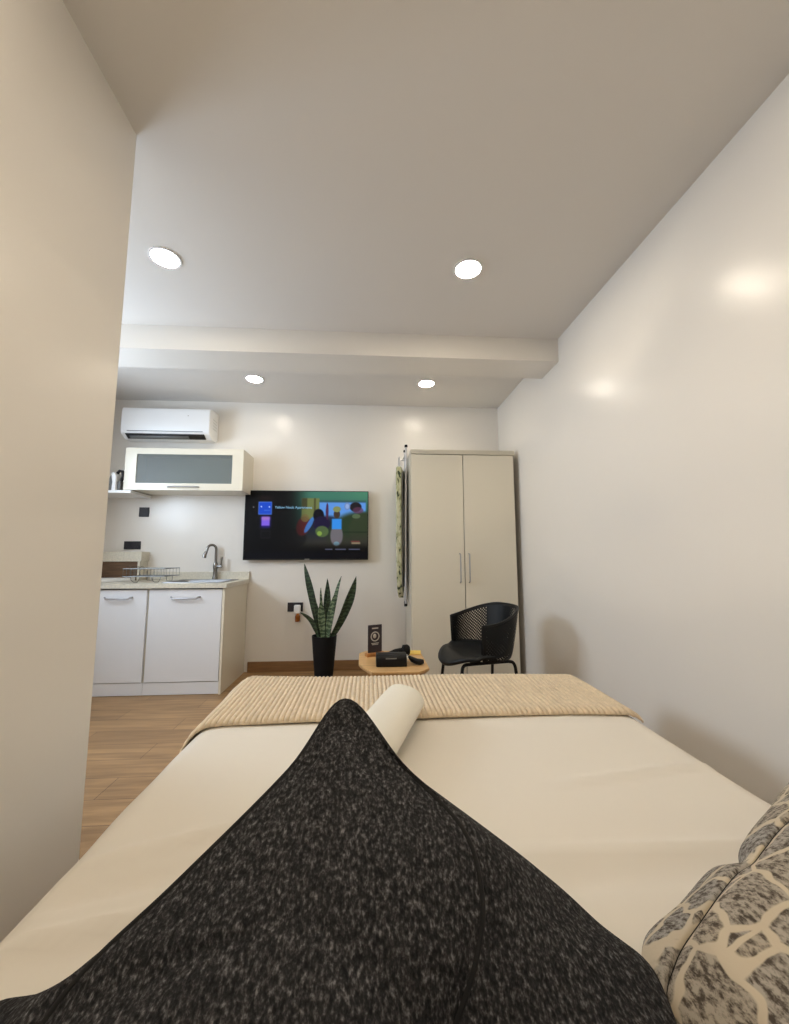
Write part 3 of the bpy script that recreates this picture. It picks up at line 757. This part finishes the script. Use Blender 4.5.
pts = [(fx, fy, z1+.16), (fx, fy, z1+.25)]+[(fx-.034+.034*math.cos(a), fy-.02*(1-math.cos(a)), z1+.285+.042*math.sin(a)) for a in [PI*k/8 for k in range(9)]]+[(fx-.075, fy-.045, z1+.255)]
MB().tube(pts, .0115, 12).build('spout', M['dark_steel'], fc)
MB().tube([(fx-.073, fy-.044, z1+.265), (fx-.083, fy-.05, z1+.235), (fx-.088, fy-.054, z1+.205)], [.013, .017, .019], 14).build('spray_head', M['dark_steel'], fc)
h = MB(); h.tube([(fx+.015, fy-.003, z1+.125), (fx+.062, fy-.01, z1+.125)], .013, 12); h.tube([(fx+.055, fy-.01, z1+.125), (fx+.056, fy-.01, z1+.175), (fx+.058, fy-.01, z1+.215)], [.011, .008, .010], 12); h.build('lever', M['dark_steel'], fc)

# wire dish rack
dr = thing('dish_rack', (-1.85, 3.58, z1), 'chrome wire dish rack on the worktop left of the sink', 'dish rack')
m = MB(); x0, x1, y0, y1 = -2.06, -1.72, 3.50, 3.76; zb, zt = z1+.05, z1+.115
for z, rad in ((zb, .004), (zt, .004)):
    m.tube([(x0, y0, z), (x1, y0, z), (x1, y1, z), (x0, y1, z)], rad, 6, closed=True)
for i in range(13):
    x = x0+(x1-x0)*i/12
    m.tube([(x, y0, zt), (x, y0, zb), (x, y1, zb), (x, y1, zt)], .0016, 5)
for y in (3.58, 3.67): m.tube([(x0, y, zb), (x1, y, zb)], .0022, 5)
m.build('basket', M['chrome'], dr)
for x in (-2.0, -1.83):
    MB().tube([(x, y0, zb), (x+.015, y0-.01, z1+.02), (x+.03, y0, z1+.004), (x+.06, y0, z1+.004), (x+.075, y0-.01, z1+.02), (x+.08, y0, zb)], .003, 6).build('foot', M['chrome'], dr)
    MB().tube([(x, y1, zb), (x, y1, z1+.004), (x+.05, y1, z1+.004), (x+.05, y1, zb)], .003, 6).build('foot', M['chrome'], dr)
m = MB()
for i in range(4):
    x = x0+.015+.035*i
    m.tube([(x, 3.52, zb+.004), (x, 3.525, zt+.012), (x+.006, 3.545, zt+.022), (x+.012, 3.565, zt+.012), (x+.012, 3.57, zb+.004)], .0022, 5)
m.build('plate_prongs', M['dark_steel'], dr)

# ------------------------------------------------------------------ sockets
def socket(name, x0, x1, z0, z1_, label, gangs, switch=False):
    t = thing(name, ((x0+x1)/2, YB, z0), label, 'socket')
    MB().box(x0, x1, YB-.009, YB, z0, z1_).build('plate', M['socket'], t, bevel=.003)
    w = (x1-x0)/gangs; hh = z1_-z0
    for g in range(gangs):
        cx = x0+w*(g+.5)
        if switch:
            MB().box(cx-.02, cx+.02, YB-.0125, YB-.009, z0+hh*.25, z1_-hh*.25).build('rocker', M['socket_dark'], t, bevel=.002)
        else:
            p = MB(); p.box(cx-.0035, cx+.0035, YB-.0098, YB-.009, z0+hh*.58, z0+hh*.76)
            for sx in (-.011, .011): p.box(cx+sx-.0035, cx+sx+.0035, YB-.0098, YB-.009, z0+hh*.33, z0+hh*.42)
            p.build('pin_slots', M['socket_dark'], t)
            MB().box(cx-.006+(.024 if gangs == 2 else .028), cx+.006+(.024 if gangs == 2 else .028), YB-.012, YB-.009, z0+hh*.62, z0+hh*.86).build('switch', M['socket_dark'], t, bevel=.001)
    return t
socket('power_socket', -2.208, -2.115, 1.460, 1.552, 'square black single socket on the wall under the wall cabinet', 1)
socket('power_socket', -2.325, -2.172, 1.148, 1.225, 'wide black double socket on the wall above the kitchen ledge', 2)
socket('power_socket', -.775, -.628, .552, .638, 'black double socket low on the wall left of the potted plant', 2)
af = thing('air_freshener', (-.66, YB-.03, .48), 'white plug-in air freshener with amber bottle below it, in the low socket', 'air freshener')
MB().box(-.708, -.646, YB-.050, YB-.0125, .538, .618).build('plug_body', M['white_plain'], af, bevel=.012, seg=4)
MB().lathe([(0, 0), (.020, 0), (.0235, .006), (.0235, .052), (.015, .062), (.012, .078)], (-.672, YB-.036, .462), 20).build('scent_bottle', M['amber'], af)

# ------------------------------------------------------------------ potted snake plant
pl = thing('snake_plant', (-.38, 3.55, 0), 'snake plant with tall upright leaves in a tapered black pot', 'potted plant')
px, py = -.378, 3.55
MB().lathe([(0, 0), (.070, 0), (.074, .004), (.107, .392), (.107, .40), (.098, .40), (.094, .36), (0, .36)], (px, py, 0), 44).build('pot', M['black_matte'], pl)
MB().lathe([(.094, .37), (.05, .382), (0, .386)], (px, py, 0), 32).build('pebbles', M['soil'], pl)
def leaf(base, tip, bulge, w, m_, face, n=22, wpos=.45):
    base, tip = Vector(base), Vector(tip); mid = (base+tip)/2+Vector(bulge)
    rows = []
    fdir = Vector((math.sin(face), -math.cos(face), 0))
    for i in range(n+1):
        t = i/n; p = base*(1-t)**2+mid*2*t*(1-t)+tip*t*t
        tg = ((mid-base)*(1-t)+(tip-mid)*t).normalized()
        sd = tg.cross(fdir).normalized(); nn = sd.cross(tg).normalized()
        ww = w*(.42+.58*math.sin(min(1, t/wpos)*PI/2)) if t < wpos else w*max(.02, math.cos((t-wpos)/(1-wpos)*PI/2)**.8)
        row = []
        for k in range(7):
            s = (k/6-.5)*2
            row.append(p+sd*s*ww+nn*(.30*ww*s*s)+nn*.004*math.sin(9*t+s))
        rows.append(row)
    return MB().grid(rows).build('leaf', m_, pl, angle=180, solid=.004)
Z = .375
leaf((px-.03, py, Z), (px-.188, py+.02, 1.015), (.005, 0, .0), .031, M['leaf_dark'], -.2, wpos=.62)
leaf((px+.0, py+.03, Z), (px+.012, py+.05, .882), (.01, 0, .02), .034, M['leaf_dark'], .5)
leaf((px+.04, py+.01, Z), (px+.140, py+.0, .905), (-.03, 0, .02), .022, M['leaf_mid'], -.35, wpos=.5)
leaf((px+.055, py-.01, Z), (px+.27, py-.02, .905), (.035, 0, -.05), .038, M['leaf_dark'], .3, wpos=.6)
leaf((px-.045, py-.02, Z), (px-.205, py-.04, .60), (.05, 0, .06), .024, M['leaf_dark'], -.5)
leaf((px-.02, py-.01, Z), (px-.098, py+.0, .735), (.0, 0, .02), .021, M['leaf_dark'], .1)
leaf((px-.005, py-.045, Z), (px-.030, py-.05, .705), (-.006, 0, .02), .030, M['leaf_mid'], .15, wpos=.5)
leaf((px-.01, py+.05, Z), (px-.045, py+.06, .80), (-.01, 0, .02), .017, M['leaf_mid'], -.3)
leaf((px+.03, py-.045, Z), (px+.083, py-.05, .745), (.0, 0, .03), .028, M['leaf_mid'], -.2, wpos=.5)
leaf((px+.015, py-.03, Z), (px+.035, py-.02, .78), (.01, 0, .03), .026, M['leaf_dark'], .2)

# ------------------------------------------------------------------ side table and things on it
TT = .45
tb = thing('side_table', (.145, 2.48, 0), 'low pale wooden side table with cut corners beyond the foot of the bed', 'table')
poly = [(-.055, 2.42), (.022, 2.245), (.284, 2.232), (.347, 2.305), (.347, 2.63), (.318, 2.725), (-.02, 2.735), (-.058, 2.68)]
m = MB(); m.prism(poly, TT-.012, TT); m.prism(poly, TT-.034, TT-.0121, .90, 1.)
m.build('table_top', M['table_wood'], tb, bevel=.002)
for x0, y0, x1, y1 in ((.045, 2.31, .015, 2.27), (.255, 2.30, .285, 2.265), (.275, 2.65, .31, 2.69), (.03, 2.66, .0, 2.70)):
    MB().add([(x0-.028, y0-.014, TT-.03), (x0+.028, y0-.014, TT-.03), (x0+.028, y0+.014, TT-.03), (x0-.028, y0+.014, TT-.03),
              (x1-.016, y1-.010, 0), (x1+.016, y1-.010, 0), (x1+.016, y1+.010, 0), (x1-.016, y1+.010, 0)],
             [(0, 1, 2, 3), (7, 6, 5, 4), (0, 4, 5, 1), (1, 5, 6, 2), (2, 6, 7, 3), (3, 7, 4, 0)]).build('leg', M['table_wood'], tb, bevel=.003)
ph = thing('desk_telephone', (.135, 2.40, TT), 'boxy black desk telephone with rounded top on the side table', 'telephone')
def extr(prof, axis_pts, z0=TT):
    pass
fx0, fx1, fy0 = .046, .223, 2.338
prof = [(0, .0), (0, .040), (.004, .054), (.014, .064), (.04, .070), (.075, .067), (.12, .05), (.125, 0)]
n = len(prof)
MB().add([(fx0, fy0+y, TT+z) for y, z in prof]+[(fx1, fy0+y-.004, TT+z) for y, z in prof], [tuple(range(n)), tuple(range(2*n-1, n-1, -1))]+[(i, (i+1) % n, n+(i+1) % n, n+i) for i in range(n)]).build('base', M['black'], ph, bevel=.006, angle=50, seg=3)
MB().box(fx0+.055, fx0+.118, fy0-.0015, fy0+.002, TT+.043, TT+.050).build('label_strip', M['dull_metal'], ph)
MB().box(fx1, fx1+.012, fy0+.03, fy0+.036, TT+.02, TT+.026).build('connector', M['plaque_print'], ph)
MB().box(fx1, fx1+.012, fy0+.06, fy0+.066, TT+.045, TT+.051).build('connector', M['plaque_print'], ph)
hs = []
m = MB(); m.tube([(.246, 2.44, TT+.030), (.262, 2.40, TT+.024), (.285, 2.375, TT+.019), (.305, 2.368, TT+.018), (.322, 2.372, TT+.019)], [.008, .016, .017, .017, .012], 14)
tag(m.build('handset', M['black'], None, angle=60), 'small curved black handset lying right of the black telephone', 'handset')
m = MB(); m.tube([(.13, 2.56, TT+.02), (.17, 2.575, TT+.03), (.215, 2.585, TT+.035)], [.012, .016, .016], 14); m.tube([(.215, 2.585, TT+.035), (.222, 2.586, TT+.035), (.25, 2.59, TT+.035), (.262, 2.592, TT+.035)], [.018, .033, .035, .026], 18)
tag(m.build('torch', M['black_matte'], None, angle=50), 'black cylindrical torch lying behind the desk telephone', 'torch')
wp = MB().box(.185, .250, 2.49, 2.545, TT, TT+.02).build('folded_tissue', M['white_plain'], None, bevel=.006)
tag(wp, 'small white folded tissue between the telephone and the torch', 'tissue')
nc = MB().box(.255, .345, 2.615, 2.715, TT+.0005, TT+.004, rot=-.12).build('note_pad', M['note'], None)
tag(nc, 'yellow note pad at the back right corner of the side table', 'note pad')
sg = thing('sign_stand', (.045, 2.68, TT), 'small dark standing sign with round emblem in a wooden foot', 'sign')
ang = .42; ca_, sa_ = math.cos(ang), math.sin(ang); sx, sy = .043, 2.605
def loc(u, d, z): return (sx+u*ca_-d*sa_, sy+u*sa_+d*ca_, TT+z)
def lbox(u0, u1, d0, d1, z0, z1):
    mb = MB(); mb.add([loc(u, d, z) for z in (z0, z1) for d in (d0, d1) for u in (u0, u1)], [(0, 2, 3, 1), (4, 5, 7, 6), (0, 1, 5, 4), (2, 6, 7, 3), (0, 4, 6, 2), (1, 3, 7, 5)]); return mb
lbox(-.062, .062, -.02, .02, 0, .022).build('foot', M['base_wood'], sg, bevel=.003)
pq = lbox(-.048, .048, -.003, .003, .0221, .192).build('plaque', M['plaque'], sg)
m = MB(); rows = []
for k in range(36):
    a = 2*PI*k/36; r = [loc(rad*math.cos(a), -.0036, .120+rad*math.sin(a)) for rad in (.024, .031)]; rows.append(r)
m.grid(rows, close_u=True)
m.add([loc(.012*math.cos(2*PI*k/16)-.003, -.0036, .123+.015*math.sin(2*PI*k/16)) for k in range(16)], [tuple(range(16))])
m.build('emblem', M['plaque_print'], pq, solid=.0006)
m = MB()
for u0, u1, z0, z1 in ((-.022, .022, .167, .175), (-.026, .026, .076, .080), (-.022, .022, .068, .072)):
    MB().add([loc(u0, -.0036, z0), loc(u1, -.0036, z0), loc(u1, -.0036, z1), loc(u0, -.0036, z1)], [(0, 1, 2, 3)]).build('print_line', M['plaque_print'], pq, solid=.0006)

# ------------------------------------------------------------------ chair
CHX, CHY = .735, 2.72
ch = thing('armchair', (CHX, CHY, 0), 'black tub chair with perforated back and thin metal legs before the wardrobe', 'chair')
TH = math.radians(12)                             # the chair faces -X, turned a little towards the camera
Rz = Matrix.Rotation(TH, 3, 'Z')
def cw(f, s, z):                                  # forward, side, up -> world
    v = Rz @ Vector((-f*.84, s*.95, 0)); return (CHX+v.x, CHY+v.y, z)  
# shell
NA, NH = 72, 14; rows = []; uvs = []
A0 = math.radians(118)
for i in range(NA+1):
    a = -A0+2*A0*i/NA; q = abs(a)/A0
    top = .740-.092*sstep(.18, 1.0, q)
    zb = .425
    row = []; ur = []
    for j in range(NH+1):
        t = j/NH; z = zb+(top-zb)*t
        lean = (.80+.12*q**3)+(.20-.12*q**3)*t**.7
        rx = .285*lean*(1+.06*t*math.cos(a)); ry = .285*lean
        f = -rx*math.cos(a)*.98-.03; s = ry*math.sin(a)
        if q > .9: f -= .012*(1-t)*0
        row.append(cw(f, s, z)); ur.append((a*.27, (top-z)-.018 if .05 < q < .93 or True else -1))
    rows.append(row); uvs.append(ur)
m = MB().grid(rows); o = m.build('backrest', M['perforated'], ch, angle=180, solid=.009)
uvl = o.data.uv_layers.new(name='UVMap'); flat = [c for r in uvs for c in r]
for lp in o.data.loops:
    u, v = flat[lp.vertex_index]
    qq = abs(u/.27)/A0
    if qq > .955 or (.30 < u/.27 < .80): v = -1     # smooth band on the back and solid front edges
    uvl.data[lp.index].uv = (u, v if v < .245 else -1)
rim = [r[-1] for r in rows]
MB().tube([rows[0][3]]+[rows[0][8]]+[rows[0][12]]+rim+[rows[-1][12]]+[rows[-1][8]]+[rows[-1][3]], .0075, 8).build('rim', M['chair_black'], ch, angle=180)
# seat pan with a waterfall front
rows = []
for i in range(49):
    a = 2*PI*i/48
    row = []
    for j in range(11):
        t = j/10
        f = math.cos(a)*t; s = math.sin(a)*t
        ff = f*(.285 if f > 0 else .245); ss = s*.262
        z = .432+.03*t**3*(1 if f < .3 else .3)
        if f > .55: z -= .22*(f-.55)**1.6
        row.append(cw(ff+.02, ss, z))
    rows.append(row)
MB().grid(rows[:-1], close_u=True).build('seat', M['chair_black'], ch, angle=180, solid=.022)
m = MB()
for s in (-.14, .14): m.tube([cw(-.19, s, .395), cw(.17, s, .395)], .010, 10)
m.tube([cw(-.10, -.14, .397), cw(-.10, .14, .397)], .009, 8); m.tube([cw(.10, -.14, .397), cw(.10, .14, .397)], .009, 8)
for f in (-.10, .10):
    for s in (-.09, .09): m.tube([cw(f, s, .395), cw(f, s, .428)], .016, 8)
m.build('seat_frame', M['black'], ch)
for s in (-1, 1):
    for f in (-1, 1):
        x = -.19 if f < 0 else .17
        e = x+.075*f
        pts = catmull([cw(x, s*.14, .395), cw(x+.03*f, s*.148, .388), cw(x+.045*f, s*.155, .36), cw(x+.05*f, s*.165, .30), cw(e, s*.225, .0)], 5)
        MB().tube(pts, .0105, 10).build('leg', M['black'], ch)

# ------------------------------------------------------------------ camera
cam = bpy.data.cameras.new('camera'); co = bpy.data.objects.new('camera', cam); COL.objects.link(co); scn.camera = co
yaw, pitch, roll_ = math.radians(3.739), math.radians(6.376), math.radians(-.094)
F = Vector((math.sin(yaw)*math.cos(pitch), math.cos(yaw)*math.cos(pitch), math.sin(pitch)))
Rr = Vector((math.cos(yaw), -math.sin(yaw), 0)); U = Rr.cross(F)
R2 = Rr*math.cos(roll_)+U*math.sin(roll_); U2 = -Rr*math.sin(roll_)+U*math.cos(roll_)
mw = Matrix((R2, U2, -F)).transposed().to_4x4(); mw.translation = (0, 0, 1.08)
co.matrix_world = mw
cam.sensor_fit = 'HORIZONTAL'; cam.sensor_width = 36; cam.lens = 395.1/789*36; cam.clip_start = .02

vs = scn.view_settings
vs.view_transform = 'Standard'; vs.look = 'None'; vs.gamma = 1; vs.use_curve_mapping = False; vs.exposure = 0
